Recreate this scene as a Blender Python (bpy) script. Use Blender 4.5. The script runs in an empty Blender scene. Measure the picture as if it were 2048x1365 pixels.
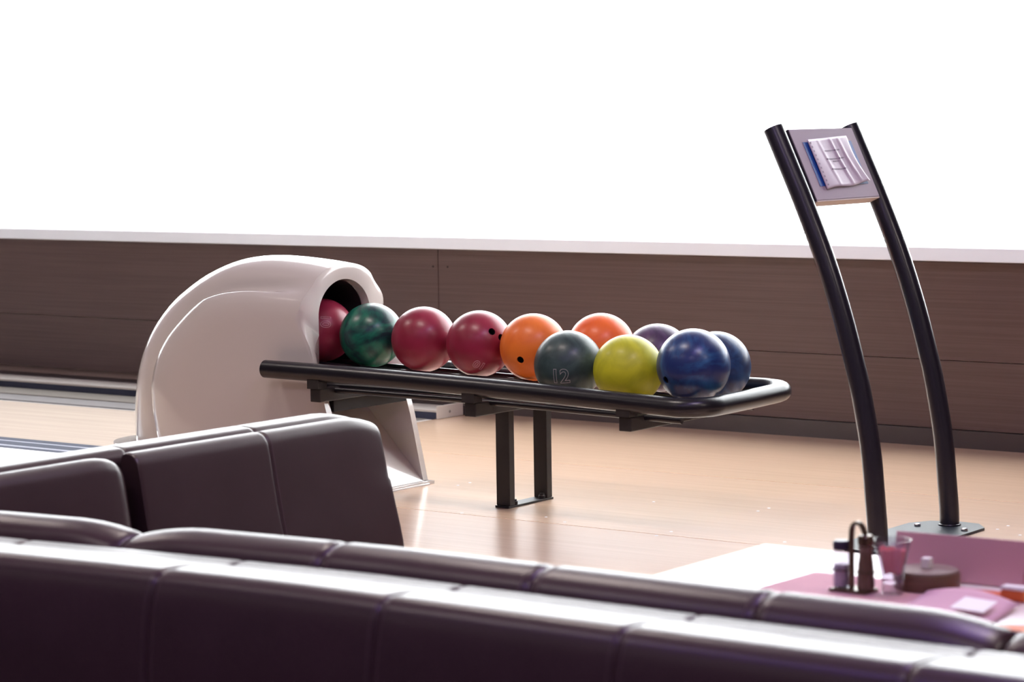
import bpy, bmesh, math, random
from mathutils import Vector, Matrix
random.seed(7)
scene = bpy.context.scene
COL = scene.collection

# ------------------------------------------------------------------ camera
cam_d = bpy.data.cameras.new('camera')
cam_d.sensor_width = 36.0
cam_d.lens = 5000.0 * 36.0 / 2048.0
cam_d.clip_end = 100
cam = bpy.data.objects.new('camera', cam_d)
COL.objects.link(cam)
yaw, pitch, roll = (math.radians(a) for a in (36.505, 5.084, -0.835))
fwd = Vector((-math.sin(yaw) * math.cos(pitch), math.cos(yaw) * math.cos(pitch), -math.sin(pitch)))
rt = Vector((math.cos(yaw), math.sin(yaw), 0))
up = rt.cross(fwd)
rt2 = math.cos(roll) * rt + math.sin(roll) * up
up2 = -math.sin(roll) * rt + math.cos(roll) * up
cam.matrix_world = Matrix(((rt2.x, up2.x, -fwd.x, 0), (rt2.y, up2.y, -fwd.y, 0), (rt2.z, up2.z, -fwd.z, 1.243), (0, 0, 0, 1)))
cam_d.dof.use_dof = True
cam_d.dof.focus_distance = 8.1
cam_d.dof.aperture_fstop = 4.6
scene.camera = cam

# ------------------------------------------------------------------ sky and exposure
scene.view_settings.view_transform = 'Standard'
scene.view_settings.look = 'None'
scene.view_settings.gamma = 1.0
scene.view_settings.use_curve_mapping = False
scene.view_settings.exposure = 0.0
world = bpy.data.worlds.new('overcast_sky')
scene.world = world
world.use_nodes = True
bg = world.node_tree.nodes['Background']
bg.inputs['Color'].default_value = (0.97, 0.985, 1.0, 1)
bg.inputs['Strength'].default_value = 15.0

def area(name, loc, size, power, color, rot=(0, 0, 0), portal=False):
    l = bpy.data.lights.new(name, 'AREA')
    l.shape = 'RECTANGLE'; l.size, l.size_y = size
    l.energy = power; l.color = color
    o = bpy.data.objects.new(name, l)
    o.location = loc; o.rotation_euler = rot
    COL.objects.link(o)
    if portal: l.cycles.is_portal = True
    return o
# daylight enters through the long window behind the lane
area('window_portal', (-7.95, 8.66, 1.92), (10.1, 2.36), 1, (1, 1, 1), (math.radians(-90), 0, 0), True)
# recessed ceiling lamps of the hall
for lx in (-7.2, -4.6, -2.0, 0.6):
    for ly, power in ((-0.8, 8), (2.2, 12), (5.0, 30)):
        area('ceiling_lamp', (lx, ly, 3.18), (0.9, 0.3), power, (1.0, 0.87, 0.80))
# violet mood lighting over the seating
area('mood_lamp', (-2.6, 1.6, 3.17), (3.0, 0.12), 24, (0.38, 0.22, 1.0))
area('mood_lamp', (-2.4, 4.9, 3.17), (0.12, 2.2), 24, (0.38, 0.22, 1.0))

# ------------------------------------------------------------------ helpers
def S(v): return v / 12.92 if v <= 0.04045 else ((v + 0.055) / 1.055) ** 2.4
def rgb(r, g, b): return (S(r / 255), S(g / 255), S(b / 255), 1)

def mat(name, color, rough=0.5, metal=0.0, coat=0.0, coat_rough=0.05, spec=0.5, noise=None, bump=None, color2=None):
    """noise = (scale xyz, mix amount, detail), bump = (scale xyz, strength, distance)"""
    m = bpy.data.materials.new(name); m.use_nodes = True
    nt = m.node_tree; b = nt.nodes['Principled BSDF']
    b.inputs['Base Color'].default_value = color
    b.inputs['Roughness'].default_value = rough
    b.inputs['Metallic'].default_value = metal
    b.inputs['Coat Weight'].default_value = coat
    b.inputs['Coat Roughness'].default_value = coat_rough
    b.inputs['Specular IOR Level'].default_value = spec
    tc = nt.nodes.new('ShaderNodeTexCoord')
    if noise:
        mp = nt.nodes.new('ShaderNodeMapping'); mp.inputs['Scale'].default_value = noise[0]
        nz = nt.nodes.new('ShaderNodeTexNoise'); nz.inputs['Scale'].default_value = 1.0
        nz.inputs['Detail'].default_value = noise[2]; nz.inputs['Distortion'].default_value = noise[3] if len(noise) > 3 else 0
        cr = nt.nodes.new('ShaderNodeValToRGB')
        c2 = color2 or tuple(c * (1 - noise[1]) for c in color[:3]) + (1,)
        cr.color_ramp.elements[0].position = 0.36; cr.color_ramp.elements[0].color = c2
        cr.color_ramp.elements[1].position = 0.66; cr.color_ramp.elements[1].color = color
        nt.links.new(tc.outputs['Object'], mp.inputs['Vector']); nt.links.new(mp.outputs[0], nz.inputs['Vector'])
        nt.links.new(nz.outputs['Fac'], cr.inputs['Fac']); nt.links.new(cr.outputs[0], b.inputs['Base Color'])
    if bump:
        mp = nt.nodes.new('ShaderNodeMapping'); mp.inputs['Scale'].default_value = bump[0]
        nz = nt.nodes.new('ShaderNodeTexNoise'); nz.inputs['Scale'].default_value = 1.0; nz.inputs['Detail'].default_value = 3
        bp = nt.nodes.new('ShaderNodeBump'); bp.inputs['Strength'].default_value = bump[1]; bp.inputs['Distance'].default_value = bump[2]
        nt.links.new(tc.outputs['Object'], mp.inputs['Vector']); nt.links.new(mp.outputs[0], nz.inputs['Vector'])
        nt.links.new(nz.outputs['Fac'], bp.inputs['Height']); nt.links.new(bp.outputs[0], b.inputs['Normal'])
    return m

M = {}
M['wood_panel'] = mat('dark_wood_laminate', rgb(100, 80, 77), 0.45, noise=((1.6, 60, 130), 0.20, 5, 0.2), bump=((5, 60, 240), 0.08, 0.001))
M['dark_trim'] = mat('dark_trim', rgb(72, 64, 64), 0.4)
M['pale_edge'] = mat('pale_panel_edge', rgb(170, 150, 140), 0.5)
M['white_paint'] = mat('white_paint', rgb(236, 238, 240), 0.45)
M['plaster'] = mat('plaster', rgb(120, 108, 116), 0.8)
M['ceiling'] = mat('ceiling_paint', rgb(92, 82, 92), 0.8)
M['floor'] = mat('beech_laminate', rgb(228, 194, 165), 0.27, spec=0.75, coat=0.5, coat_rough=0.10, noise=((1.3, 55, 55), 0.08, 6, 0.4), bump=((5, 90, 90), 0.10, 0.001))
M['joint'] = mat('pale_joint_filler', rgb(246, 236, 228), 0.6)
M['lane'] = mat('maple_lane', rgb(244, 226, 210), 0.12, noise=((0.8, 36, 36), 0.12, 4, 0.2))
M['lower_floor'] = mat('dark_carpet', rgb(86, 70, 76), 0.9, noise=((40, 40, 40), 0.25, 3))
M['grey_metal'] = mat('grey_gutter', rgb(140, 134, 126), 0.45)
M['grey_metal2'] = mat('grey_gutter_cool', rgb(134, 130, 130), 0.45)
M['alu'] = mat('pale_aluminium', rgb(214, 208, 200), 0.4)
M['navy_strip'] = mat('dark_blue_strip', rgb(64, 68, 86), 0.6, spec=0.25)
M['navy_div'] = mat('navy_divider', rgb(34, 40, 64), 0.7, spec=0.15)
M['pale_div'] = mat('pale_divider', rgb(150, 152, 166), 0.7, spec=0.2)
M['hood'] = mat('white_fibreglass', rgb(210, 203, 197), 0.14, coat=0.7, coat_rough=0.04)
M['shade_bar'] = mat('shade_bar_black', rgb(18, 16, 18), 0.6)  # near-black that paints the shade below the crossbar at the hood
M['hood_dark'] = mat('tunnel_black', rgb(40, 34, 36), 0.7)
M['black_metal'] = mat('black_powder_coat', rgb(24, 22, 28), 0.30, bump=((400, 400, 400), 0.08, 0.0005))
M['black_leg'] = mat('black_bracket_metal', rgb(36, 32, 32), 0.5)
M['post'] = mat('black_post', rgb(28, 26, 36), 0.30, coat=0.4, coat_rough=0.2)
M['plate'] = mat('speckled_dark_plate', rgb(46, 54, 62), 0.38, bump=((300, 300, 300), 0.4, 0.001))
M['steel'] = mat('bright_steel', rgb(200, 200, 205), 0.25, metal=1.0)
M['board'] = mat('mauve_grey_board', rgb(168, 152, 164), 0.6)
M['board_edge'] = mat('beige_board_edge', rgb(206, 192, 184), 0.6)
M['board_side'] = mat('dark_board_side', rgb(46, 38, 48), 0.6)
M['blue_sheet'] = mat('blue_sheet', rgb(28, 78, 160), 0.45)
M['paper'] = mat('notice_paper', rgb(192, 172, 190), 0.5, coat=0.35, coat_rough=0.18)
M['print'] = mat('grey_print', rgb(134, 116, 136), 0.6)
M['leather'] = mat('plum_leather', rgb(70, 46, 56), 0.34, spec=0.5, bump=((160, 160, 160), 0.12, 0.001), noise=((6, 6, 6), 0.12, 3))
M['leather_b'] = mat('brown_plum_leather', rgb(70, 52, 54), 0.33, spec=0.5, bump=((160, 160, 160), 0.12, 0.001), noise=((6, 6, 6), 0.10, 3))
M['stitch'] = mat('stitch_thread', rgb(96, 76, 82), 0.6)
M['plinth'] = mat('plinth_black', rgb(30, 26, 28), 0.6)
M['table'] = mat('white_table_laminate', rgb(244, 240, 238), 0.22)
M['pink'] = mat('pink_card', rgb(214, 164, 174), 0.7)
M['pink_mat'] = mat('pink_placemat', rgb(208, 158, 168), 0.8, noise=((8, 8, 8), 0.10, 3))
M['lilac'] = mat('lilac_napkin', rgb(216, 172, 192), 0.8)
M['deep_pink'] = mat('deep_pink_card', rgb(190, 96, 130), 0.6)
M['white_paper'] = mat('white_paper', rgb(246, 244, 246), 0.6)
M['orange_paper'] = mat('orange_paper', rgb(226, 112, 60), 0.55)
M['wood_dish'] = mat('turned_wood', rgb(122, 96, 78), 0.4, noise=((6, 6, 120), 0.25, 4))
M['wood_dish_top'] = mat('turned_wood_top', rgb(140, 122, 116), 0.6)
M['bronze'] = mat('dark_bronze', rgb(96, 80, 64), 0.3, metal=0.7)
M['mill'] = mat('brown_mill', rgb(104, 82, 68), 0.35, coat=0.3)
M['lid'] = mat('purple_black_lid', rgb(58, 46, 70), 0.3)
M['salt'] = mat('lilac_white_salt', rgb(190, 180, 206), 0.4)
M['sachet'] = mat('pink_sachet', rgb(236, 120, 134), 0.5)
M['number'] = mat('engraved_grey', rgb(176, 170, 172), 0.6)
M['number_red'] = mat('engraved_rose', rgb(220, 160, 172), 0.6)
M['hole'] = mat('hole_black', rgb(26, 18, 22), 0.5)

def glass_mat(name, color, rough=0.02, edge=0.5, base=0.05):
    m = bpy.data.materials.new(name); m.use_nodes = True
    nt = m.node_tree; nt.nodes.clear()
    out = nt.nodes.new('ShaderNodeOutputMaterial'); mx = nt.nodes.new('ShaderNodeMixShader')
    lw = nt.nodes.new('ShaderNodeLayerWeight'); lw.inputs['Blend'].default_value = 0.5
    pw = nt.nodes.new('ShaderNodeMath'); pw.operation = 'POWER'; pw.inputs[1].default_value = 4.0
    ma = nt.nodes.new('ShaderNodeMath'); ma.operation = 'MULTIPLY_ADD'; ma.inputs[1].default_value = edge; ma.inputs[2].default_value = base
    tr = nt.nodes.new('ShaderNodeBsdfTransparent'); tr.inputs['Color'].default_value = color
    gl = nt.nodes.new('ShaderNodeBsdfGlossy'); gl.inputs['Roughness'].default_value = rough
    nt.links.new(lw.outputs['Facing'], pw.inputs[0]); nt.links.new(pw.outputs[0], ma.inputs[0]); nt.links.new(ma.outputs[0], mx.inputs[0])
    nt.links.new(tr.outputs[0], mx.inputs[1]); nt.links.new(gl.outputs[0], mx.inputs[2])
    nt.links.new(mx.outputs[0], out.inputs['Surface'])
    return m
M['glass'] = glass_mat('clear_glass', (0.86, 0.84, 0.88, 1), 0.03, 0.7, 0.10)
M['pane'] = glass_mat('window_glass', (0.97, 0.98, 0.98, 1))

def curtain_mat(name, see, col):
    m = bpy.data.materials.new(name); m.use_nodes = True
    nt = m.node_tree; nt.nodes.clear()
    out = nt.nodes.new('ShaderNodeOutputMaterial')
    tr = nt.nodes.new('ShaderNodeBsdfTransparent'); tl = nt.nodes.new('ShaderNodeBsdfTranslucent'); df = nt.nodes.new('ShaderNodeBsdfDiffuse')
    tl.inputs['Color'].default_value = col; df.inputs['Color'].default_value = col
    m1 = nt.nodes.new('ShaderNodeMixShader'); m1.inputs[0].default_value = 0.35
    m2 = nt.nodes.new('ShaderNodeMixShader'); m2.inputs[0].default_value = see
    nt.links.new(tl.outputs[0], m1.inputs[1]); nt.links.new(df.outputs[0], m1.inputs[2])
    nt.links.new(m1.outputs[0], m2.inputs[1]); nt.links.new(tr.outputs[0], m2.inputs[2])
    nt.links.new(m2.outputs[0], out.inputs['Surface'])
    return m
M['curtain'] = curtain_mat('sheer_curtain', 0.20, (0.95, 0.95, 0.95, 1))
M['hem'] = mat('hem_fabric', rgb(225, 225, 230), 0.8)

def ball_mat(name, c1, c2, rough=0.3, scale=14, dist=2.5, amount=(0.38, 0.62)):
    m = mat(name, c1, rough + 0.06, spec=0.45, coat=0.10, coat_rough=0.2)
    nt = m.node_tree; b = nt.nodes['Principled BSDF']
    tc = nt.nodes.new('ShaderNodeTexCoord'); nz = nt.nodes.new('ShaderNodeTexNoise')
    nz.inputs['Scale'].default_value = scale; nz.inputs['Detail'].default_value = 5; nz.inputs['Distortion'].default_value = dist
    cr = nt.nodes.new('ShaderNodeValToRGB')
    cr.color_ramp.elements[0].position = amount[0]; cr.color_ramp.elements[0].color = c2
    cr.color_ramp.elements[1].position = amount[1]; cr.color_ramp.elements[1].color = c1
    nt.links.new(tc.outputs['Object'], nz.inputs['Vector']); nt.links.new(nz.outputs['Fac'], cr.inputs['Fac'])
    nt.links.new(cr.outputs[0], b.inputs['Base Color'])
    return m

def link(name, me, m, parent=None, smooth=False, angle=None):
    o = bpy.data.objects.new(name, me)
    COL.objects.link(o)
    if m is not None: me.materials.append(M[m] if isinstance(m, str) else m)
    if smooth:
        me.polygons.foreach_set('use_smooth', [True] * len(me.polygons))
        if angle: me.set_sharp_from_angle(angle=math.radians(angle))
    if parent: o.parent = parent
    return o
def obj(name, bm, m, parent=None, smooth=False, angle=None):
    me = bpy.data.meshes.new(name)
    bmesh.ops.recalc_face_normals(bm, faces=bm.faces)
    bm.to_mesh(me); bm.free(); me.update()
    return link(name, me, m, parent, smooth, angle)
def tag(o, label, cat, group=None):
    o['label'] = label; o['category'] = cat
    if group: o['group'] = group
    return o
def struct(o, label=None):
    o['kind'] = 'structure'
    if label: o['label'] = label
    return o
def empty(name, loc=(0, 0, 0)):
    o = bpy.data.objects.new(name, None); o.location = loc; o.empty_display_size = 0.05
    COL.objects.link(o); return o
def at_origin(thing):
    """keep world-space part meshes while the thing's Empty sits at its own base"""
    return thing
def box(bm, x0, x1, y0, y1, z0, z1, bevel=0.0, seg=2):
    r = bmesh.ops.create_cube(bm, size=1.0)
    vs = r['verts']
    for v in vs:
        v.co = Vector(((x0 + x1) / 2 + v.co.x * (x1 - x0), (y0 + y1) / 2 + v.co.y * (y1 - y0), (z0 + z1) / 2 + v.co.z * (z1 - z0)))
    if bevel:
        es = {e for v in vs for e in v.link_edges}
        bmesh.ops.bevel(bm, geom=list(es), offset=bevel, segments=seg, affect='EDGES', profile=0.5)
    return bm
def boxo(name, dims, m, parent=None, bevel=0.0, seg=2):
    return obj(name, box(bmesh.new(), *dims, bevel=bevel, seg=seg), m, parent)
def spline(pts, n, closed=False):
    P = [Vector(p) for p in pts]; N = len(P); out = []
    segs = N if closed else N - 1
    for i in range(segs):
        if closed: a, b, c, d = P[(i - 1) % N], P[i], P[(i + 1) % N], P[(i + 2) % N]
        else: a, b, c, d = P[max(i - 1, 0)], P[i], P[i + 1], P[min(i + 2, N - 1)]
        for k in range(n):
            t = k / n
            out.append(0.5 * ((2 * b) + (c - a) * t + (2 * a - 5 * b + 4 * c - d) * t * t + (3 * b - a - 3 * c + d) * t ** 3))
    if not closed: out.append(P[-1])
    return out
def tube(bm, pts, r, seg=16, cap=True, radii=None):
    P = [Vector(p) for p in pts]; n = len(P); rings = []
    T = [(P[min(i + 1, n - 1)] - P[max(i - 1, 0)]).normalized() for i in range(n)]
    ref = Vector((0, 0, 1)) if abs(T[0].z) < 0.9 else Vector((1, 0, 0))
    u = (ref - T[0] * ref.dot(T[0])).normalized()
    for i in range(n):
        u = (u - T[i] * u.dot(T[i])).normalized(); w = T[i].cross(u)
        rr = radii[i] if radii else r
        rings.append([bm.verts.new(P[i] + (u * math.cos(a) + w * math.sin(a)) * rr) for a in (2 * math.pi * k / seg for k in range(seg))])
    for a, b in zip(rings, rings[1:]):
        for k in range(seg): bm.faces.new((a[k], a[(k + 1) % seg], b[(k + 1) % seg], b[k]))
    if cap:
        bm.faces.new(rings[0][::-1]); bm.faces.new(rings[-1])
    return bm
def lathe(bm, prof, c=(0, 0, 0), seg=32):
    """prof = [(r, z)...] bottom to top; closed at the axis where r == 0"""
    c = Vector(c); rings = []
    for r, z in prof:
        if r < 1e-6: rings.append([bm.verts.new(c + Vector((0, 0, z)))])
        else: rings.append([bm.verts.new(c + Vector((r * math.cos(a), r * math.sin(a), z))) for a in (2 * math.pi * k / seg for k in range(seg))])
    for a, b in zip(rings, rings[1:]):
        for k in range(seg):
            k2 = (k + 1) % seg
            if len(a) == 1: bm.faces.new((a[0], b[k2], b[k]))
            elif len(b) == 1: bm.faces.new((a[k], a[k2], b[0]))
            else: bm.faces.new((a[k], a[k2], b[k2], b[k]))
    return bm
def prism(bm, poly, z0, z1):
    lo = [bm.verts.new((x, y, z0)) for x, y in poly]; hi = [bm.verts.new((x, y, z1)) for x, y in poly]
    n = len(poly)
    bm.faces.new(lo[::-1]); bm.faces.new(hi)
    for i in range(n): bm.faces.new((lo[i], lo[(i + 1) % n], hi[(i + 1) % n], hi[i]))
    return bm

# ------------------------------------------------------------------ the hall
XL, XR, YN, YW, ZC, ZL = -13.0, 3.0, -3.0, 8.395, 3.2, -0.39
LANE_X = -6.42
# approach floor: raised deck of laminate sheets with open joints
floor = struct(boxo('floor', (LANE_X, XR, 5.2, 8.41, ZL, -0.0016), 'joint'))
joint_y = (5.2, 6.188, 7.30, 8.41)
xs = (LANE_X, -2.9, 0.2, XR)
for j in range(3):
    for i in range(3):
        g = 0.003
        boxo('floor_panel', (xs[i] + g, xs[i + 1] - g, joint_y[j] + g, joint_y[j + 1] - g, -0.0016, 0.0), 'floor', floor)
M['step_edge'] = M['dark_trim']
# flush screw plugs in pairs along the sheet joints
plug_bm = bmesh.new(); lathe(plug_bm, [(0.0, 0.0006), (0.0045, 0.0006), (0.005, 0.0002)][::-1], seg=12)
plug_me = bpy.data.meshes.new('floor_plug'); plug_bm.to_mesh(plug_me); plug_bm.free(); plug_me.materials.append(M['white_paint'])
for px, py in ((-4.798, 6.203), (-4.523, 6.277), (-4.417, 6.228), (-4.041, 6.25), (-4.04, 6.167), (-4.405, 6.71), (-5.177, 6.673), (-5.181, 6.746),
               (-4.02, 6.721), (-4.022, 6.791), (-3.659, 6.267), (-3.659, 6.15), (-3.234, 6.792), (-3.133, 6.732), (-3.234, 6.865)):
    o = bpy.data.objects.new('floor_plug', plug_me); o.location = (px, py, 0.0001); COL.objects.link(o); o.parent = floor
struct(boxo('floor_lower', (XL, XR, YN, 5.2, ZL - 0.2, ZL), 'lower_floor'))
struct(boxo('floor_lane', (XL, LANE_X - 0.004, 6.74, 7.715, ZL, -0.002), 'lane'))
struct(boxo('floor_lane_near', (XL, LANE_X - 0.004, 5.2, 6.19, ZL, -0.002), 'lane'))

# back wall: wainscot of laminate sheets below the window
wall = struct(boxo('wall_back', (XL, XR, 8.412, 8.68, ZL, 0.694), 'pale_edge'))
px_edges = [-12.99, -12.2, -9.4, -6.6, -3.8, -1.0, 1.8, 2.99]
for a, b in zip(px_edges, px_edges[1:]):
    for z0, z1 in ((0.326, 0.690), (0.069, 0.323)):
        p = boxo('wood_panel', (a + 0.002, b - 0.002, YW, 8.412, z0, z1), 'wood_panel', wall)
        if z0 > 0.3 and (a == -6.6 or b == -6.6):
            sx = a + 0.051 if a == -6.6 else b - 0.028
            for zz in (0.617, 0.40):
                bm = bmesh.new(); lathe(bm, [(0.0045, 0), (0.004, 0.0015), (0, 0.002)], seg=10)
                bmesh.ops.rotate(bm, verts=bm.verts, matrix=Matrix.Rotation(math.radians(90), 3, 'X'))
                bmesh.ops.translate(bm, verts=bm.verts, vec=(sx, YW, zz)); obj('screw', bm, 'plinth', p)
struct(boxo('baseboard_back', (LANE_X + 0.03, XR, 8.385, 8.412, 0.0, 0.066), 'dark_trim'))
struct(boxo('baseboard_lane', (XL, LANE_X + 0.03, 8.30, 8.412, -0.05, 0.040), 'dark_trim'))
struct(boxo('trim_1', (XL, LANE_X + 0.03, 8.388, 8.396, 0.0405, 0.0445), 'pale_edge'))
struct(boxo('wall_lintel', (XL, XR, 8.412, 8.68, 3.08, ZC), 'plaster'))
struct(boxo('wall_back_pier', (-2.9, XR, 8.412, 8.68, 0.749, 3.08), 'plaster'))
struct(boxo('wall_left', (XL - 0.2, XL, YN, 8.68, ZL, ZC), 'plaster'))
struct(boxo('wall_right', (XR, XR + 0.2, YN, 8.68, ZL, ZC), 'plaster'))
struct(boxo('wall_front', (XL - 0.2, XR + 0.2, YN - 0.2, YN, ZL, ZC), 'plaster'))
struct(boxo('ceiling', (XL - 0.2, XR + 0.2, YN - 0.2, 8.68, ZC, ZC + 0.15), 'ceiling'))
bm = bmesh.new()
pr = [(8.345, 0.696), (8.345, 0.699), (8.366, 0.744), (8.375, 0.748), (8.68, 0.748), (8.68, 0.696)]
l = [bm.verts.new((XL, y, z)) for y, z in pr]; r = [bm.verts.new((XR, y, z)) for y, z in pr]
for k in range(6): bm.faces.new((l[k], l[(k + 1) % 6], r[(k + 1) % 6], r[k]))
bm.faces.new(l); bm.faces.new(r[::-1])
struct(obj('window_sill_1', bm, 'white_paint'))
# window behind the curtains: frame bars and panes
win = struct(empty('window_1', (-5.0, 8.62, 0.75)))
def wpart(name, dims, m):
    o = boxo(name, dims, m); o.parent = win; o.matrix_parent_inverse = Matrix.Translation((5.0, -8.62, -0.75)); return o
wx = [-12.97, -10.4, -3.35, -2.93]
for x in wx: wpart('window_frame', (x - 0.03, x + 0.03, 8.60, 8.65, 0.75, 3.08), 'white_paint')
for z0, z1 in ((0.7485, 0.757), (3.04, 3.08)): wpart('window_rail', (XL, -2.9, 8.602, 8.648, z0, z1), 'white_paint')
for a, b in zip(wx, wx[1:]): wpart('pane', (a + 0.03, b - 0.03, 8.622, 8.628, 0.757, 3.04), 'pane')

# sheer curtains in soft folds
HEM = [(-12.9, .80), (-9.449, .811), (-9.179, .818), (-9.162, .806), (-8.866, .79), (-8.411, .791), (-8.087, .795), (-7.759, .778), (-7.501, .777), (-7.234, .774),
       (-6.793, .783), (-6.779, .774), (-6.614, .781), (-6.345, .821), (-6.30, .785), (-5.894, .776), (-5.525, .784), (-5.252, .770), (-4.887, .782), (-4.41, .774), (-4.162, .769), (-4.02, .771), (-2.8, .775)]
def hem(x):
    for (a, za), (b, zb) in zip(HEM, HEM[1:]):
        if a <= x <= b: return za + (zb - za) * (x - a) / (b - a)
    return .78
def curtain(name, x0, x1, ybase, seed, label, amp=0.022):
    rnd = random.Random(seed)
    t = empty(name, ((x0 + x1) / 2, ybase, 0.79)); tag(t, label, 'curtain', 'sheer curtains along the window')
    off = Matrix.Translation((-(x0 + x1) / 2, -ybase, -0.79))
    knots = [x0]
    while knots[-1] < x1 - 0.12: knots.append(knots[-1] + rnd.uniform(0.09, 0.24))
    knots[-1] = x1
    amps = [rnd.choice((-1, 1)) * rnd.uniform(0.35, 1.0) * amp for _ in knots]
    pts = []
    for (a, b, aa, ab) in zip(knots, knots[1:], amps, amps[1:]):
        n = 7
        for k in range(n):
            s = k / n; w = s * s * (3 - 2 * s)
            pts.append((a + (b - a) * s, aa + (ab - aa) * w))
    pts.append((x1, amps[-1]))
    bm = bmesh.new(); cols = []
    zt = 3.12; nz = 8
    for x, d in pts:
        h = hem(x)
        cols.append([bm.verts.new((x, ybase + d * (1.0 - 0.35 * k / nz), h + (zt - h) * k / nz)) for k in range(nz + 1)])
    for a, b in zip(cols, cols[1:]):
        for k in range(nz): bm.faces.new((a[k], b[k], b[k + 1], a[k + 1]))
    c = obj('drape', bm, 'curtain', t, smooth=True); c.matrix_parent_inverse = off
    bm = bmesh.new()
    tube(bm, [(x, ybase + d - 0.001, hem(x)) for x, d in pts], 0.0030, seg=6)
    c = obj('hem', bm, 'hem', t, smooth=True); c.matrix_parent_inverse = off
    c['label'] = 'stitched grey-white hem'
    return t
curtain('curtain', -12.9, -6.335, 8.50, 3, 'white sheer curtain behind the white hood, its lower corner lifted at the overlap')
curtain('curtain', -6.30, -4.43, 8.515, 5, 'white sheer curtain behind the balls, between the lifted corner and the stand')
curtain('curtain', -4.45, -2.86, 8.49, 9, 'white sheer curtain hanging behind and right of the curved black stand', 0.034)

# ------------------------------------------------------------------ gutter and lane dividers
g = empty('lane_gutter', (-9.5, 8.1, -0.05))
tag(g, 'grey lane gutter with pale capping running along the dark wall at left', 'gutter')
GI = Matrix.Translation((9.5, -8.1, 0.05))
def gp(name, dims, m, bevel=0.0):
    o = boxo(name, dims, m, g, bevel); o.matrix_parent_inverse = GI; return o
gp('capping', (XL, LANE_X + 0.015, 8.135, 8.298, 0.026, 0.036), 'alu', 0.002)
gp('capping_side', (XL, LANE_X + 0.010, 8.135, 8.298, -0.05, 0.0255), 'navy_strip')
ep = gp('end_plate', (LANE_X + 0.0155, LANE_X + 0.022, 8.116, 8.292, 0.001, 0.056), 'alu', 0.002)
bm = bmesh.new(); lathe(bm, [(0.006, 0), (0.005, 0.002), (0, 0.0025)], seg=12)
bmesh.ops.rotate(bm, verts=bm.verts, matrix=Matrix.Rotation(math.radians(90), 3, 'Y')); bmesh.ops.translate(bm, verts=bm.verts, vec=(LANE_X + 0.022, 8.20, 0.026))
sc = obj('screw', bm, 'grey_metal', ep)
for a, b, z, m in ((7.948, 8.133, -0.002, 'grey_metal'), (7.770, 7.930, -0.003, 'grey_metal2'), (7.718, 7.752, -0.004, 'grey_metal2')):
    gp('ledge', (XL, LANE_X - 0.05, a, b, -0.06, z), m)
gp('gutter_bed', (XL, LANE_X - 0.05, 7.718, 8.133, -0.09, -0.0602), 'plinth')
gp('ledge_end', (LANE_X - 0.048, LANE_X - 0.004, 7.718, 8.133, -0.06, -0.004), 'alu')
d = empty('lane_divider', (-8.5, 6.45, 0)); tag(d, 'striped dark blue and white divider strip on the lane at far left', 'divider')
DI = Matrix.Translation((8.5, -6.45, 0))
for a, b, z, m in ((6.680, 6.738, 0.010, 'navy_div'), (6.650, 6.679, 0.010, 'pale_div'), (6.575, 6.649, 0.012, 'navy_div'), (6.545, 6.574, 0.012, 'pale_div'), (6.50, 6.544, 0.012, 'navy_div'), (6.192, 6.499, 0.012, 'white_paint')):
    o = boxo('strip', (XL, -6.62, a, b, -0.05, z), m, d, 0.002); o.matrix_parent_inverse = DI

# ------------------------------------------------------------------ ball return hood
YC = 6.44
hood = empty('ball_return_hood', (-5.9, YC, 0)); tag(hood, 'glossy white curved hood with a dark arched mouth where balls come out', 'ball return')
HI = Matrix.Translation((5.9, -YC, 0))
path = spline([(-6.432, 0, 0.11), (-6.430, 0, .20), (-6.418, 0, .30), (-6.386, 0, .41), (-6.322, 0, .52), (-6.225, 0, .618), (-6.11, 0, .692), (-6.0, 0, .742), (-5.89, 0, .774), (-5.775, 0, .786),
               (-5.66, 0, .784), (-5.55, 0, .776), (-5.462, 0, .766)], 4)
sec = []
for k in range(11):
    a = math.radians(85) * k / 10
    sec.append((0.143 * math.sin(a), 0.104 * (1 - math.cos(a))))
sec += [(0.1445, 0.109), (0.149, 0.124), (0.157, 0.131), (0.168, 0.127), (0.182, 0.122), (0.197, 0.128), (0.209, 0.145), (0.2175, 0.170), (0.2225, 0.203), (0.224, 0.235)]
sec_m = []
for k in range(11):
    a = math.radians(58) * k / 10
    sec_m.append((0.165 * math.sin(a), 0.120 * (1 - math.cos(a))))
sec_m += [(0.151, 0.075), (0.162, 0.092), (0.173, 0.107), (0.184, 0.120), (0.194, 0.132), (0.204, 0.146), (0.212, 0.161), (0.218, 0.180), (0.2225, 0.205), (0.224, 0.235)]
bm = bmesh.new(); n = len(path); rows = []
for i, p in enumerate(path):
    tg = (path[min(i + 1, n - 1)] - path[max(i - 1, 0)]).normalized()
    nn = Vector((tg.z, 0, -tg.x))            # inward
    s = i / (n - 1)
    kb = 2.15 - 1.22 * min(1, s / 0.6) if s < 0.6 else 0.93 - 0.18 * ((s - 0.6) / 0.4) ** 2
    row = []
    q = max(0.0, (s - 0.80) / 0.20); q = q * q * (3 - 2 * q)
    sc_ = [(y0 + (y1 - y0) * q, b0 + (b1 - b0) * q) for (y0, b0), (y1, b1) in zip(sec, sec_m)]
    for sgn in (-1, 1):
        row.append([Vector((p.x, YC + sgn * y, p.z)) + nn * b * kb for y, b in sc_])
    full = row[0][::-1] + row[1][1:]
    rows.append([bm.verts.new(v) for v in full])
for a, b in zip(rows, rows[1:]):
    for k in range(len(a) - 1): bm.faces.new((a[k], a[k + 1], b[k + 1], b[k]))
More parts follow.
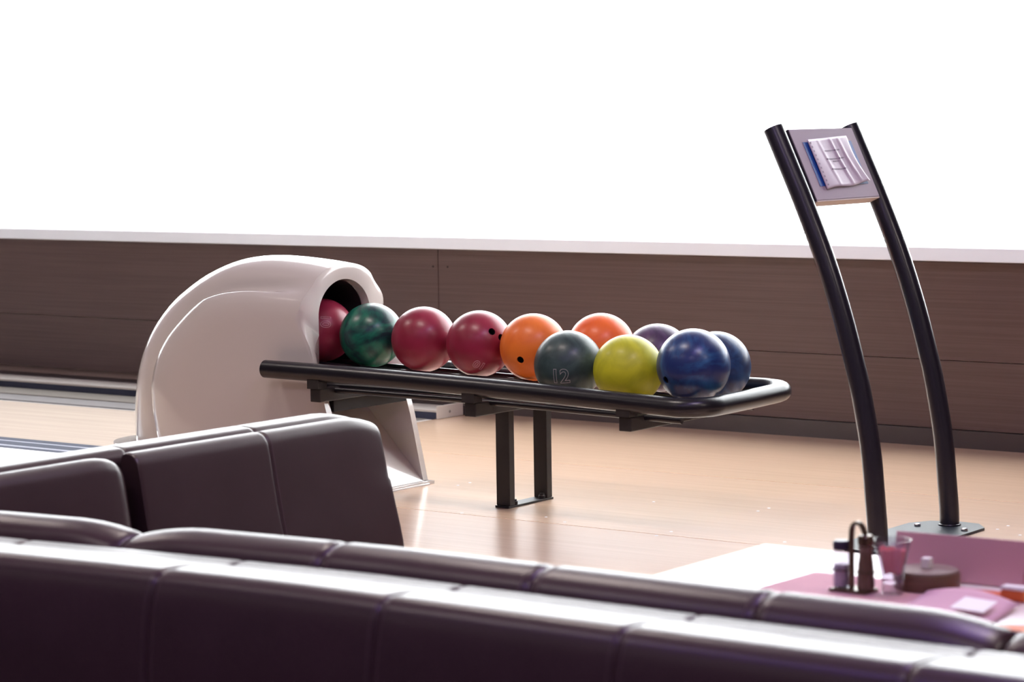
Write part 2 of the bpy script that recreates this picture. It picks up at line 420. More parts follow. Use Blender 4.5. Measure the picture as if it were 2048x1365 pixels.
# flat sides; the front edges lean forward to the foot
front_edge = [(-5.432, 0.50), (-5.400, 0.40), (-5.352, 0.24), (-5.300, 0.012)]
ends = {}
for idx, sgn in ((0, -1), (-1, 1)):
    ring = [r[idx] for r in rows]
    ex = [bm.verts.new((x, YC + sgn * 0.224, z)) for x, z in front_edge] + [bm.verts.new((rows[0][idx].co.x, YC + sgn * 0.224, 0.012))]
    ends[sgn] = ex
    bm.faces.new(ring + ex)
    # flange below the mouth: front edge and inner face
    yi = YC + sgn * 0.198
    fe = ex[1:4]
    inn = [bm.verts.new((v.co.x, yi, v.co.z)) for v in fe]
    deep = [bm.verts.new((-5.60 if v.co.z > 0.28 else -5.60 + (0.28 - v.co.z) / 0.28 * 0.30, yi, v.co.z)) for v in fe]
    for k in range(2):
        bm.faces.new((fe[k], fe[k + 1], inn[k + 1], inn[k]))
        bm.faces.new((inn[k], inn[k + 1], deep[k + 1], deep[k]))
# front rim round the mouth
outer = [ends[-1][1], ends[-1][0]] + rows[-1] + [ends[1][0], ends[1][1]]
m = len(outer); half = m // 2
mouth = []
for k in range(m):
    f = (k - half) / (half - 2)
    if abs(f) <= 1.0001:
        if abs(f) < 0.75:
            a = f / 0.75 * math.radians(90); y, z = 0.135 * math.sin(a), 0.590 + 0.122 * math.cos(a)
        else:
            y, z = math.copysign(0.135, f), 0.590 - (abs(f) - 0.75) / 0.25 * 0.06
    else:
        y, z = math.copysign(0.137, f), (0.46 if k in (1, m - 2) else 0.395)
    mouth.append((y, z))
lip = []
for k in range(m):
    y, z = mouth[k]; o = outer[k].co
    xm = -5.468
    mid = Vector((o.x * 0.75 + xm * 0.25 + 0.006, YC + (y * 0.25 + (o.y - YC) * 0.75), z * 0.25 + o.z * 0.75))
    lip.append((bm.verts.new(mid), bm.verts.new((xm, YC + y, z)), bm.verts.new((xm - 0.03, YC + y * 0.97, z - 0.004))))
for k in range(m - 1):
    bm.faces.new((outer[k], outer[k + 1], lip[k + 1][0], lip[k][0]))
    bm.faces.new((lip[k][0], lip[k + 1][0], lip[k + 1][1], lip[k][1]))
    bm.faces.new((lip[k][1], lip[k + 1][1], lip[k + 1][2], lip[k][2]))
o = obj('shell', bm, 'hood', hood, smooth=True, angle=65); o.matrix_parent_inverse = HI
# dark tunnel behind the mouth
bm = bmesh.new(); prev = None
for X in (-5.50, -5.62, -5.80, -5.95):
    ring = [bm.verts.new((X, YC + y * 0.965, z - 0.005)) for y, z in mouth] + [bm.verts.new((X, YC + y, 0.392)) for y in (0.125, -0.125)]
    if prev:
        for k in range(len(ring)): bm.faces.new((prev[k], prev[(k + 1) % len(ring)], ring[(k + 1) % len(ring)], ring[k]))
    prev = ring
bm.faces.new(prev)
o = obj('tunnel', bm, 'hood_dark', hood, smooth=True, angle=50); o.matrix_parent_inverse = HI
# recessed sloping front panel
bm = bmesh.new()
prof = [(-5.60, 0.40), (-5.575, 0.29), (-5.30, 0.012), (-5.27, 0.004), (-5.27, 0.0), (-5.62, 0.0), (-5.63, 0.40)]
l = [bm.verts.new((x, YC - 0.197, z)) for x, z in prof]; r = [bm.verts.new((x, YC + 0.197, z)) for x, z in prof]
for k in range(len(prof)): bm.faces.new((l[k], l[(k + 1) % 7], r[(k + 1) % 7], r[k]))
bm.faces.new(l); bm.faces.new(r[::-1])
o = obj('front_panel', bm, 'hood', hood); o.matrix_parent_inverse = HI
# foot flange and lower collar at the back
bm = bmesh.new()
prism(bm, [(-5.278, YC - 0.232), (-5.278, YC + 0.232), (-6.20, YC + 0.245), (-6.47, YC + 0.15), (-6.53, YC), (-6.47, YC - 0.15), (-6.20, YC - 0.245)], 0.0, 0.010)
o = obj('foot_flange', bm, 'hood', hood); o.matrix_parent_inverse = HI
bm = bmesh.new()
pl = []
for k in range(25):
    a = math.radians(90 + 180 * k / 24)
    pl.append((-6.30 + 0.200 * math.cos(a), YC + 0.205 * math.sin(a)))
prism(bm, pl, 0.0102, 0.112)
bmesh.ops.bevel(bm, geom=[e for e in bm.edges if all(v.co.z > 0.1 for v in e.verts)], offset=0.012, segments=3, affect='EDGES')
o = obj('collar', bm, 'hood', hood, smooth=True, angle=50); o.matrix_parent_inverse = HI

# ------------------------------------------------------------------ ball rack
rack = empty('ball_rack', (-4.75, 6.475, 0)); tag(rack, 'black tubular ball rack on two square legs in front of the hood', 'ball rack')
RI = Matrix.Translation((4.75, -6.475, 0))
def rp(name, bm, m='black_metal', parent=None, smooth=False, angle=None, label=None):
    o = obj(name, bm, m, parent or rack, smooth, angle)
    o.matrix_parent_inverse = RI if parent is None else Matrix.Identity(4)
    if label: o['label'] = label
    return o
def rail_path():
    yf, yb, xe, R = 6.165, 6.715, -3.885, 0.10
    p = [(-5.585, yf, .4255), (-5.3, yf, .423), (-5.0, yf, .418), (-4.7, yf, .411), (-4.4, yf, .403), (-4.15, yf, .394), (xe - R, yf, .389)]
    for k in range(1, 9):
        a = math.radians(90 * k / 9); p.append((xe - R + R * math.sin(a), yf + R - R * math.cos(a), .388))
    p += [(xe, yf + R, .388), (xe, YC, .389), (xe, yb - R, .392)]
    for k in range(1, 9):
        a = math.radians(90 * k / 9); p.append((xe - R + R * math.cos(a), yb - R + R * math.sin(a), .393))
    p += [(xe - R, yb, .394), (-4.4, yb, .394), (-5.0, yb, .392), (-5.4, yb, .39)]
    return p
rp('rail', tube(bmesh.new(), rail_path(), 0.030, 22), smooth=True, angle=50)
rods = [((-5.42, 6.262, .372), (-4.8, 6.262, .371), (-4.47, 6.262, .374), (-4.25, 6.262, .371), (-4.02, 6.262, .388), (-3.93, 6.262, .388)),
        ((-5.58, 6.385, .425), (-5.36, 6.385, .418), (-4.9, 6.385, .409), (-4.68, 6.385, .406), (-4.47, 6.390, .376), (-4.25, 6.392, .370), (-4.02, 6.392, .388), (-3.93, 6.392, .386)),
        ((-5.58, 6.495, .425), (-5.36, 6.495, .418), (-4.9, 6.495, .409), (-4.68, 6.495, .406), (-4.49, 6.492, .410), (-4.30, 6.492, .384), (-4.07, 6.49, .368), (-3.93, 6.49, .368)),
        ((-5.42, 6.61, .372), (-4.75, 6.61, .375), (-4.49, 6.61, .410), (-4.30, 6.61, .384), (-4.07, 6.61, .368), (-3.93, 6.61, .368))]
rods += [((-5.37, yy, .361), (-4.8, yy, .357), (-4.4, yy, .349), (-3.99, yy, .340)) for yy in (6.235, 6.645)]
for p in rods: rp('support_rod', tube(bmesh.new(), spline(p, 8), 0.010, 12), smooth=True, angle=50)
for X, zt in ((-5.36, 0.377), (-4.722, 0.367), (-4.141, 0.357)):
    bar = rp('crossbar', box(bmesh.new(), X - 0.022, X + 0.022, 6.155, 6.70, zt - 0.050, zt - 0.006, bevel=0.003), 'black_leg')
    for yy, sg in ((6.165, 1), (6.69, -1)):
        zb = .42 if X < -5 else (.410 if X < -4.5 else .393)
        if sg < 0: zb = .392
        bm = box(bmesh.new(), X - 0.024, X + 0.024, yy - 0.022, yy + 0.022, zt - 0.0055, zb - 0.018)
        c = rp('clamp', bm, 'black_leg', bar)
        bm = bmesh.new(); lathe(bm, [(0.008, 0), (0.008, 0.006), (0.0, 0.007)], (X + 0.006, yy + sg * 0.032, zt - 0.006), 8)
        rp('bolt', bm, 'steel', bar)
# short posts between crossbars and ball rods
for X, zt in ((-5.36, 0.377), (-4.722, 0.367), (-4.141, 0.357)):
    for yy, zz in ((6.385, .399), (6.495, .399)):
        zz = .40 if X < -4.5 else .362
        if zz > zt: rp('spacer', box(bmesh.new(), X - 0.012, X + 0.012, yy - 0.008, yy + 0.008, zt - 0.006, zz), 'black_leg')
foot = rp('foot_plate', box(bmesh.new(), -4.778, -4.722, 6.352, 6.596, 0.0, 0.007, bevel=0.001), 'black_leg')
for y0 in (6.357, 6.562):
    leg = rp('leg', box(bmesh.new(), -4.776, -4.723, y0, y0 + 0.029, 0.0072, 0.3165, bevel=0.002), 'black_leg')
for yy in (6.398, 6.549):
    bm = bmesh.new(); lathe(bm, [(0.0, 0.007), (0.011, 0.0071), (0.011, 0.017), (0.008, 0.019), (0.008, 0.024), (0, 0.026)], (-4.735, yy, 0), 10); rp('bolt', bm, 'plinth', foot, smooth=True, angle=40)
rp('shade_bar', box(bmesh.new(), -5.40, -5.362, YC - 0.19, YC + 0.19, 0.285, 0.3265), 'shade_bar')  # added dark bar standing in for the shade under the first crossbar
rp('shade_bar_arm', box(bmesh.new(), -5.57, -5.401, YC - 0.14, YC + 0.14, 0.300, 0.3265), 'plinth')  # arm running back from the added shade bar towards the hood

# ------------------------------------------------------------------ bowling balls
def ball_mesh(r, holes):
    bm = bmesh.new(); bmesh.ops.create_uvsphere(bm, u_segments=72, v_segments=48, radius=r)
    me = bpy.data.meshes.new('ball'); bm.to_mesh(me); bm.free()
    if not holes: return me
    o = bpy.data.objects.new('tmp_ball', me); COL.objects.link(o)
    cutters = []
    for h in holes:
        bm = bmesh.new(); bmesh.ops.create_cone(bm, cap_ends=True, segments=28, radius1=0.0118, radius2=0.0118, depth=0.07)
        q = Vector((0, 0, 1)).rotation_difference(Vector(h)); bmesh.ops.rotate(bm, verts=bm.verts, matrix=q.to_matrix())
        bmesh.ops.translate(bm, verts=bm.verts, vec=Vector(h).normalized() * (r - 0.005))
        cm = bpy.data.meshes.new('cut'); bm.to_mesh(cm); bm.free()
        c = bpy.data.objects.new('cut', cm); COL.objects.link(c); cutters.append(c)
        md = o.modifiers.new('hole', 'BOOLEAN'); md.object = c; md.operation = 'DIFFERENCE'; md.solver = 'EXACT'
    bpy.context.view_layer.update()
    dg = bpy.context.evaluated_depsgraph_get()
    res = bpy.data.meshes.new_from_object(o.evaluated_get(dg))
    for c in cutters: bpy.data.objects.remove(c)
    bpy.data.objects.remove(o)
    return res
def number_mesh(text, size, r, nrm, upv):
    cu = bpy.data.curves.new('digits', 'FONT'); cu.body = text; cu.size = size * 1.38; cu.align_x = 'CENTER'; cu.align_y = 'CENTER'
    cu.fill_mode = 'NONE'; cu.bevel_depth = 0.0008; cu.bevel_resolution = 0; cu.resolution_u = 6; cu.offset = size * 0.03
    o = bpy.data.objects.new('tmp_text', cu); COL.objects.link(o)
    bpy.context.view_layer.update()
    me = bpy.data.meshes.new_from_object(o.evaluated_get(bpy.context.evaluated_depsgraph_get()))
    bpy.data.objects.remove(o)
    bm = bmesh.new(); bm.from_mesh(me)
    for _ in range(3): bmesh.ops.subdivide_edges(bm, edges=[e for e in bm.edges if e.calc_length() > 0.005], cuts=1)
    bm.to_mesh(me); bm.free()
    n = Vector(nrm).normalized(); u = Vector(upv); u = (u - n * u.dot(n)).normalized(); x = u.cross(n)
    for v in me.vertices:
        d = n + x * (v.co.x / r) + u * (v.co.y / r)
        v.co = d.normalized() * (r + v.co.z * 0.8)
    return me
def bowling_ball(loc, r, m, label, holes=(), number=None):
    t = empty('bowling_ball', (loc[0], loc[1], loc[2] - r)); tag(t, label, 'bowling ball', 'bowling balls on the rack')
    b = link('shell', ball_mesh(r, holes), m, t, smooth=True, angle=40); b.location = (0, 0, r)
    b.data.name = 'ball_shell'
    for h in holes:
        h = Vector(h).normalized()
        bm = bmesh.new(); lathe(bm, [(0.0, -0.028), (0.0112, -0.028), (0.0117, -0.0035), (0.0112, -0.0035), (0.0108, -0.0272), (0, -0.0272)], seg=24)
        bmesh.ops.rotate(bm, verts=bm.verts, matrix=Vector((0, 0, 1)).rotation_difference(h).to_matrix()); bmesh.ops.translate(bm, verts=bm.verts, vec=h * (r - 0.0008))
        c = obj('finger_hole', bm, 'hole', t, smooth=True, angle=40); c.location = (0, 0, r)
    if number:
        me = number_mesh(number[0], number[1], r, number[2], number[3])
        c = link('number', me, number[4], t); c.location = (0, 0, r); c['label'] = 'outlined number ' + number[0]
    return t
RB = 0.108
RED = ball_mat('wine_red_ball', rgb(154, 40, 68), rgb(134, 32, 54), 0.30, 5, 1)
M['red'] = RED
GREEN = ball_mat('green_swirl_ball', rgb(26, 112, 88), rgb(20, 48, 54), 0.26, 7, 3.2, (0.36, 0.66))
ORANGE = ball_mat('orange_ball', rgb(246, 128, 44), rgb(232, 112, 36), 0.36, 8, 1)
ORANGE2 = ball_mat('red_orange_ball', rgb(250, 116, 44), rgb(240, 100, 34), 0.34, 8, 1)
DKGREEN = ball_mat('slate_green_ball', rgb(62, 82, 80), rgb(40, 58, 60), 0.34, 9, 2)
YELLOW = ball_mat('lime_yellow_ball', rgb(200, 200, 36), rgb(178, 180, 30), 0.42, 9, 1.5)
BLUE = ball_mat('blue_swirl_ball', rgb(50, 100, 150), rgb(30, 48, 100), 0.26, 6, 3.0, (0.45, 0.75))
BLUE2 = ball_mat('deep_blue_ball', rgb(46, 80, 128), rgb(30, 46, 88), 0.30, 9, 2.5)
PURPLE = ball_mat('purple_ball', rgb(92, 66, 104), rgb(70, 50, 84), 0.34, 9, 2)
bowling_ball((-5.569, 6.44, .534), RB, RED, 'red bowling ball still inside the dark mouth of the hood', number=('10', .034, (0.676, -0.638, 0.369), (0.706, 0.704, -0.074), 'number_red'))
bowling_ball((-5.352, 6.44, .526), RB, GREEN, 'dark green swirled bowling ball coming out of the hood mouth')
bowling_ball((-5.128, 6.44, .521), RB, RED, 'plain red bowling ball between the green swirled ball and the red number 10 ball')
bowling_ball((-4.898, 6.44, .516), RB, RED, 'red bowling ball with finger holes and an upside-down number 10', holes=((0.798, -0.422, 0.431), (0.954, -0.179, 0.24)),
             number=('10', .030, (0.491, -0.659, -0.57), (-0.674, 0.126, -0.727), 'number_red'))
bowling_ball((-4.681, 6.44, .514), RB, ORANGE, 'orange bowling ball with one dark thumb hole beside the red number 10 ball', holes=((0.193, -0.936, -0.295),))
bowling_ball((-4.467, 6.33, .476), RB, DKGREEN, 'slate green bowling ball marked with the number 12', number=('12', .046, (0.332, -0.909, -0.252), (0.075, -0.241, 0.968), 'number'))
bowling_ball((-4.2435, 6.33, .472), RB, YELLOW, 'lime yellow bowling ball in the front row')
bowling_ball((-4.008, 6.33, .496), 0.1115, BLUE, 'large swirled blue bowling ball at the front end of the rack', holes=((-0.326, -0.888, -0.326),))
bowling_ball((-4.4945, 6.55, .514), RB, ORANGE2, 'plain orange bowling ball in the back row behind the slate green ball')
bowling_ball((-4.280, 6.55, .488), RB, PURPLE, 'purple bowling ball mostly hidden behind the yellow and blue balls')
bowling_ball((-4.0645, 6.55, .472), RB, BLUE2, 'deep blue bowling ball in the back row half hidden by the swirled blue ball')

# ------------------------------------------------------------------ curved stand with notice board
stand = empty('sign_stand', (-3.37, 6.52, 0)); tag(stand, 'tall stand of two curved black posts holding a small board', 'stand')
SI = Matrix.Translation((3.37, -6.52, 0))
def sp(name, bm, m, parent=None, smooth=False, angle=None):
    o = obj(name, bm, m, parent or stand, smooth, angle); o.matrix_parent_inverse = SI if parent is None else Matrix.Identity(4); return o
pl = [(-3.258, 6.26), (-3.258, 6.755), (-3.305, 6.815), (-3.37, 6.822), (-3.455, 6.79), (-3.492, 6.72), (-3.492, 6.30), (-3.44, 6.23), (-3.37, 6.215), (-3.30, 6.22)]
plate = sp('base_plate', prism(bmesh.new(), pl, 0.0, 0.008), 'plate')
for bx, by in ((-3.441, 6.679), (-3.284, 6.674), (-3.441, 6.365), (-3.284, 6.365)):
    bm = bmesh.new(); lathe(bm, [(0.011, 0.0082), (0.011, 0.013), (0.008, 0.016), (0, 0.017)], (bx, by, 0), 6); sp('bolt', bm, 'steel', plate)
curve = [(-3.369, .008), (-3.370, .05), (-3.3765, .13), (-3.391, .28), (-3.419, .435), (-3.441, .525), (-3.481, .665), (-3.537, .825), (-3.605, .986), (-3.660, 1.105), (-3.707, 1.205)]
for Y in (6.296, 6.747):
    post = sp('post', tube(bmesh.new(), spline([(x, Y, z) for x, z in curve], 6), 0.0295, 24), 'post', smooth=True, angle=50)
    bm = bmesh.new(); lathe(bm, [(0.030, 0.0081), (0.0345, 0.0081), (0.0335, 0.0125), (0.030, 0.0135)], (-3.369, Y, 0), 24); sp('weld_collar', bm, 'post', plate, smooth=True)
# board frame: origin lower left front corner, axes along Y, up the slope, out of the face
BO = Vector((-3.582, 6.33, 0.992)); BT = Vector((-0.417, 0, 0.909)).normalized(); BN = Vector((0.909, 0, 0.417)).normalized()
def bpos(y, s, n): return Vector((0, y, 0)) + Vector((BO.x, 0, BO.z)) + BT * s + BN * n
def slab(bm, y0, y1, s0, s1, n0, n1, bevel=0):
    vs = [bm.verts.new(bpos(y, s, n)) for n in (n0, n1) for s in (s0, s1) for y in (y0, y1)]
    for f in ((0, 1, 3, 2), (4, 5, 7, 6), (0, 1, 5, 4), (2, 3, 7, 6), (0, 2, 6, 4), (1, 3, 7, 5)): bm.faces.new([vs[i] for i in f])
    if bevel: bmesh.ops.bevel(bm, geom=list(bm.edges), offset=bevel, segments=2, affect='EDGES')
    return bm
bd = sp('board', slab(bmesh.new(), 6.332, 6.711, 0.003, 0.230, -0.040, 0.0, 0.0015), 'board')
sp('lower_edge', slab(bmesh.new(), 6.333, 6.710, -0.0005, 0.0028, -0.040, -0.001), 'board_edge', bd)
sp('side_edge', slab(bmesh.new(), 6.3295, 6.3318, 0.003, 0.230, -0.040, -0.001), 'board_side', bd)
sp('blue_sheet', slab(bmesh.new(), 6.382, 6.671, 0.046, 0.187, 0.0004, 0.0012), 'blue_sheet', bd)
for yy in (6.322, 6.7145): sp('mount', slab(bmesh.new(), yy - 0.004, yy + 0.004, 0.10, 0.14, -0.034, -0.012), 'plinth', bd)
# paper notice in a wavy plastic sleeve
nt_ = empty('notice_sleeve', tuple(bpos(6.53, 0.03, 0.002))); tag(nt_, 'printed notice in a wavy clear plastic sleeve fixed over a blue sheet on the board', 'notice')
NI = Matrix.Translation(-Vector(bpos(6.53, 0.03, 0.002)))
def notice_pt(u, v, lift=0):
    # u across 0..1, v up 0..1
    yl, yr = 6.408 + (6.404 - 6.408) * v, 6.674 + (6.645 - 6.674) * v
    sb, st = 0.034 + 0.016 * u, 0.193 + 0.009 * u
    y = yl + (yr - yl) * u; s = sb + (st - sb) * v
    y -= 0.016 * u * u * math.sin(math.pi * min(1, v * 1.05))
    w = 0.0045 + 0.0010 * math.sin(7.0 * u + 2.2 * v) + 0.0060 * max(0, u - 0.55) ** 1.5 * (1 - v) * 2.2
    for c, hgt in ((0.30, 0.0018), (0.60, 0.0030), (0.80, 0.0026)):      # creases running down the sleeve
        w += hgt * math.exp(-((u - c - 0.10 * (0.5 - v)) / 0.022) ** 2) * (0.35 + 0.65 * math.sin(math.pi * v))
    return bpos(y, s + 0.003 * math.sin(8 * u) * (1 - v), w + lift)
bm = bmesh.new(); NU, NV = 36, 20
gr = [[bm.verts.new(notice_pt(i / NU, j / NV)) for i in range(NU + 1)] for j in range(NV + 1)]
for j in range(NV):
    for i in range(NU): bm.faces.new((gr[j][i], gr[j][i + 1], gr[j + 1][i + 1], gr[j + 1][i]))
o = obj('sheet', bm, 'paper', nt_, smooth=True); o.matrix_parent_inverse = NI
md = o.modifiers.new('thickness', 'SOLIDIFY'); md.thickness = 0.0008
bm = bmesh.new()
def strip(bm, u0, u1, v0, v1, lift):
    n = 4
    lo = [bm.verts.new(notice_pt(u0 + (u1 - u0) * k / n, v0, lift)) for k in range(n + 1)]
    hi = [bm.verts.new(notice_pt(u0 + (u1 - u0) * k / n, v1, lift)) for k in range(n + 1)]
    for k in range(n): bm.faces.new((lo[k], lo[k + 1], hi[k + 1], hi[k]))
rnd = random.Random(4)
for v, a, b in ((0.735, 0.30, 0.69), (0.565, 0.26, 0.72), (0.515, 0.40, 0.56), (0.355, 0.28, 0.66)):
    u = a
    while u < b:
        w = rnd.uniform(0.012, 0.03); strip(bm, u, min(u + w, b), v - 0.013, v + 0.013, 0.0016); u += w + rnd.uniform(0.004, 0.009)
o = obj('print', bm, 'print', nt_); o.matrix_parent_inverse = NI; o['kind'] = 'stuff'
bm = bmesh.new()
for k in range(11):
    v = 0.06 + 0.085 * k; strip(bm, 0.035, 0.060, v, v + 0.035, 0.0018)
o = obj('punched_edge', bm, 'print', nt_); o.matrix_parent_inverse = NI; o['kind'] = 'stuff'

# ------------------------------------------------------------------ sofas
def sweep(prof, s0, s1, axis, inset=0.010, ramp=0.035, warp=None, n_mid=14, end_pts=6):
    """closed soft profile in (a, z) swept along X or Y; the ends are pulled in so neighbours meet in a groove"""
    P = spline([(a, z, 0) for a, z in prof], 5, closed=True)
    N = len(P); ca = sum(p.x for p in P) / N; cz = sum(p.y for p in P) / N
    nrm = []
    area2 = sum(P[i].x * P[(i + 1) % N].y - P[(i + 1) % N].x * P[i].y for i in range(N))
    sg = 1 if area2 > 0 else -1
    for i in range(N):
        t = (P[(i + 1) % N] - P[i - 1]).normalized(); nrm.append(Vector((t.y, -t.x, 0)) * sg)
    st = []
    for k in range(end_pts): q = k / end_pts; st.append((s0 + ramp * q, inset * (1 - math.sqrt(1 - (1 - q) ** 2))))
    for k in range(n_mid + 1): st.append((s0 + ramp + (s1 - s0 - 2 * ramp) * k / n_mid, 0))
    for k in range(end_pts - 1, -1, -1): q = k / end_pts; st.append((s1 - ramp * q, inset * (1 - math.sqrt(1 - (1 - q) ** 2))))
    bm = bmesh.new(); rings = []
    for s, e in st:
        ring = []
        for p, nv in zip(P, nrm):
            a, z = p.x - nv.x * e, p.y - nv.y * e
            co = Vector((s, a, z)) if axis == 'X' else Vector((a, s, z))
            if warp: co = warp(co)
            ring.append(bm.verts.new(co))
        rings.append(ring)
    for a, b in zip(rings, rings[1:]):
        for k in range(N): bm.faces.new((a[k], a[(k + 1) % N], b[(k + 1) % N], b[k]))
    bm.faces.new(rings[0]); bm.faces.new(rings[-1][::-1])
    return bm
def seam_lines(prof, idx, s, axis, off, warp=None, r=0.0016):
    P = spline([(a, z, 0) for a, z in prof], 5, closed=True)
    bm = bmesh.new()
    for ds in off:
        pts = []
        for i in range(idx[0] * 5, idx[1] * 5 + 1):
            p = P[i % len(P)]; t = (P[(i + 1) % len(P)] - P[i - 1]).normalized(); nv = Vector((t.y, -t.x, 0))
            ar = sum(P[k].x * P[(k + 1) % len(P)].y - P[(k + 1) % len(P)].x * P[k].y for k in range(len(P)))
            if ar < 0: nv = -nv
            a, z = p.x - nv.x * 0.0006, p.y - nv.y * 0.0006
            co = Vector((s + ds, a, z)) if axis == 'X' else Vector((a, s + ds, z))
            pts.append(warp(co) if warp else co)
        tube(bm, pts, r, 5)
    return bm
def warpA(co):
    d = max(0.0, -2.85 - co.x)
    return Vector((co.x, co.y - 0.080 * (d / 0.9) ** 1.3, co.z))
sofa = empty('near_sofa', (-2.6, 3.5, ZL)); tag(sofa, 'dark plum leather sofa seen from behind along the bottom of the picture', 'sofa')
AI = Matrix.Translation((2.6, -3.5, -ZL))
def ap(name, bm, m='leather', parent=None, **k):
    o = obj(name, bm, m, parent or sofa, smooth=True, angle=45); o.matrix_parent_inverse = AI if parent is None else Matrix.Identity(4); return o
shellA = [(3.190, -0.33), (3.185, -0.05), (3.187, 0.22), (3.196, 0.345), (3.211, 0.408), (3.234, 0.4335), (3.268, 0.4382), (3.33, 0.4340), (3.41, 0.420), (3.472, 0.402), (3.480, 0.20), (3.480, -0.33)]
ex = [-4.27, -3.70, -3.175, -2.668, -2.18, -1.675, -1.19, -0.75]
for a, b in zip(ex, ex[1:]):
    p = ap('back_panel', sweep(shellA, a, b, 'X', 0.004, 0.018, warpA))
    ap('stitching', seam_lines(shellA, (0, 7), b, 'X', (-0.013,), warpA, 0.0010), 'stitch', p)
    ap('stitching', seam_lines(shellA, (0, 7), a, 'X', (0.013,), warpA, 0.0010), 'stitch', p)
cushA = [(3.492, 0.20), (3.486, 0.36), (3.488, 0.405), (3.503, 0.432), (3.530, 0.4475), (3.562, 0.4525), (3.595, 0.442), (3.622, 0.40), (3.645, 0.25), (3.668, 0.10), (3.60, 0.07), (3.51, 0.09)]
def warpC(module):
    m0, m1 = module
    def w(co):
        e = min(co.x - m0, m1 - co.x)
        drop = 0.022 * max(0.0, 1 - max(e, 0) / 0.16) ** 2
        c = warpA(co); c.z -= drop * max(0, (co.z - 0.1) / 0.36)
        return c
    return w
for module, cuts in (((-4.13, -3.528), (-4.13, -3.528)), ((-3.520, -1.672), (-3.520, -3.035, -2.56, -2.10, -1.672)), ((-1.660, -0.75), (-1.660, -1.2, -0.75))):
    w = warpC(module)
    for a, b in zip(cuts, cuts[1:]):
        big = 0.028
        p = ap('back_cushion', sweep(cushA, a, b, 'X', 0.006 if len(cuts) > 2 else 0.012, 0.025, w))
        if b != cuts[-1]: ap('stitching', seam_lines(cushA, (1, 6), b, 'X', (-0.02, 0.02), w, 0.0013), 'stitch', p)
p = ap('seat', box(bmesh.new(), -3.66, -0.75, 3.69, 4.10, -0.06, 0.055, 0.03, 4))
p = ap('seat_base', box(bmesh.new(), -4.30, -0.76, 3.53, 4.05, -0.33, -0.062, 0.01))
p = ap('plinth', box(bmesh.new(), -3.60, -0.80, 3.26, 4.00, ZL, -0.335), 'plinth')

sofb = empty('side_sofa', (-4.3, 4.4, ZL)); tag(sofb, 'dark brown leather sofa back with two cushions, standing before the white hood', 'sofa')
BI = Matrix.Translation((4.3, -4.4, -ZL))
def bp_(name, bm, m='leather_b', parent=None):
    o = obj(name, bm, m, parent or sofb, smooth=True, angle=45); o.matrix_parent_inverse = BI if parent is None else Matrix.Identity(4); return o
def warpB(co):
    s = max(0.0, min(1.0, (co.y - 4.62) / 0.44))
    z = co.z - 0.020 * max(0.0, (co.y - 5.02) / 0.12) ** 2 * (1 if co.z > 0.3 else 0)
    return Vector((co.x, co.y + 0.04 * max(0.0, 0.44 - co.z) * s * s, z))
shellB = [(-4.45, -0.33), (-4.452, 0.10), (-4.45, 0.36), (-4.438, 0.43), (-4.405, 0.460), (-4.36, 0.463), (-4.328, 0.452), (-4.318, 0.40), (-4.318, 0.1), (-4.318, -0.33)]
for a, b in ((3.72, 4.27), (4.27, 4.73), (4.73, 5.155)): bp_('back_panel', sweep(shellB, a, b, 'Y', 0.003, 0.014, warpB))
cushB = [(-4.314, 0.08), (-4.314, 0.38), (-4.312, 0.440), (-4.298, 0.456), (-4.274, 0.453), (-4.257, 0.438), (-4.247, 0.405), (-4.224, 0.28), (-4.186, 0.09), (-4.22, 0.06), (-4.28, 0.06)]
def warpB1(co):
    e = max(0.0, 1 - (4.205 - co.y) / 0.10)
    c = warpB(co); c.z -= 0.02 * e * e * (co.z > 0.2); return c
bp_('back_cushion', sweep(cushB, 3.72, 4.205, 'Y', 0.030, 0.045, warpB1))
for a, b in ((4.235, 4.70), (4.70, 5.148)):
    p = bp_('back_cushion', sweep(cushB, a, b, 'Y', 0.003, 0.014, warpB))
    if a < 4.5: bp_('stitching', seam_lines(cushB, (2, 8), b, 'Y', (0.010,), warpB, 0.0011), 'stitch', p)
bp_('seat', box(bmesh.new(), -4.14, -3.72, 4.16, 5.06, -0.06, 0.055, 0.03, 4))
bp_('seat_base', box(bmesh.new(), -4.30, -3.76, 4.16, 5.05, -0.33, -0.062, 0.01))
bp_('plinth', box(bmesh.new(), -4.40, -3.80, 4.18, 5.02, ZL, -0.335), 'plinth')

# ------------------------------------------------------------------ table and what stands on it
TZ = 0.33
tab = empty('dining_table', (-2.0, 4.28, ZL)); tag(tab, 'white topped table behind the near sofa at lower right', 'table')
TI = Matrix.Translation((2.0, -4.28, -ZL))
def tp(name, bm, m):
    o = obj(name, bm, m, tab); o.matrix_parent_inverse = TI
tp('table_top', box(bmesh.new(), -2.712, -1.40, 4.0, 4.562, TZ - 0.028, TZ, 0.003), 'table')
bm = bmesh.new(); lathe(bm, [(0.035, ZL + 0.02), (0.035, TZ - 0.0285)], (-2.05, 4.30, 0), 20); tp('column', bm, 'black_metal')
bm = bmesh.new(); lathe(bm, [(0.19, ZL), (0.19, ZL + 0.012), (0.05, ZL + 0.0195)], (-2.05, 4.30, 0), 28); tp('foot', bm, 'black_metal')
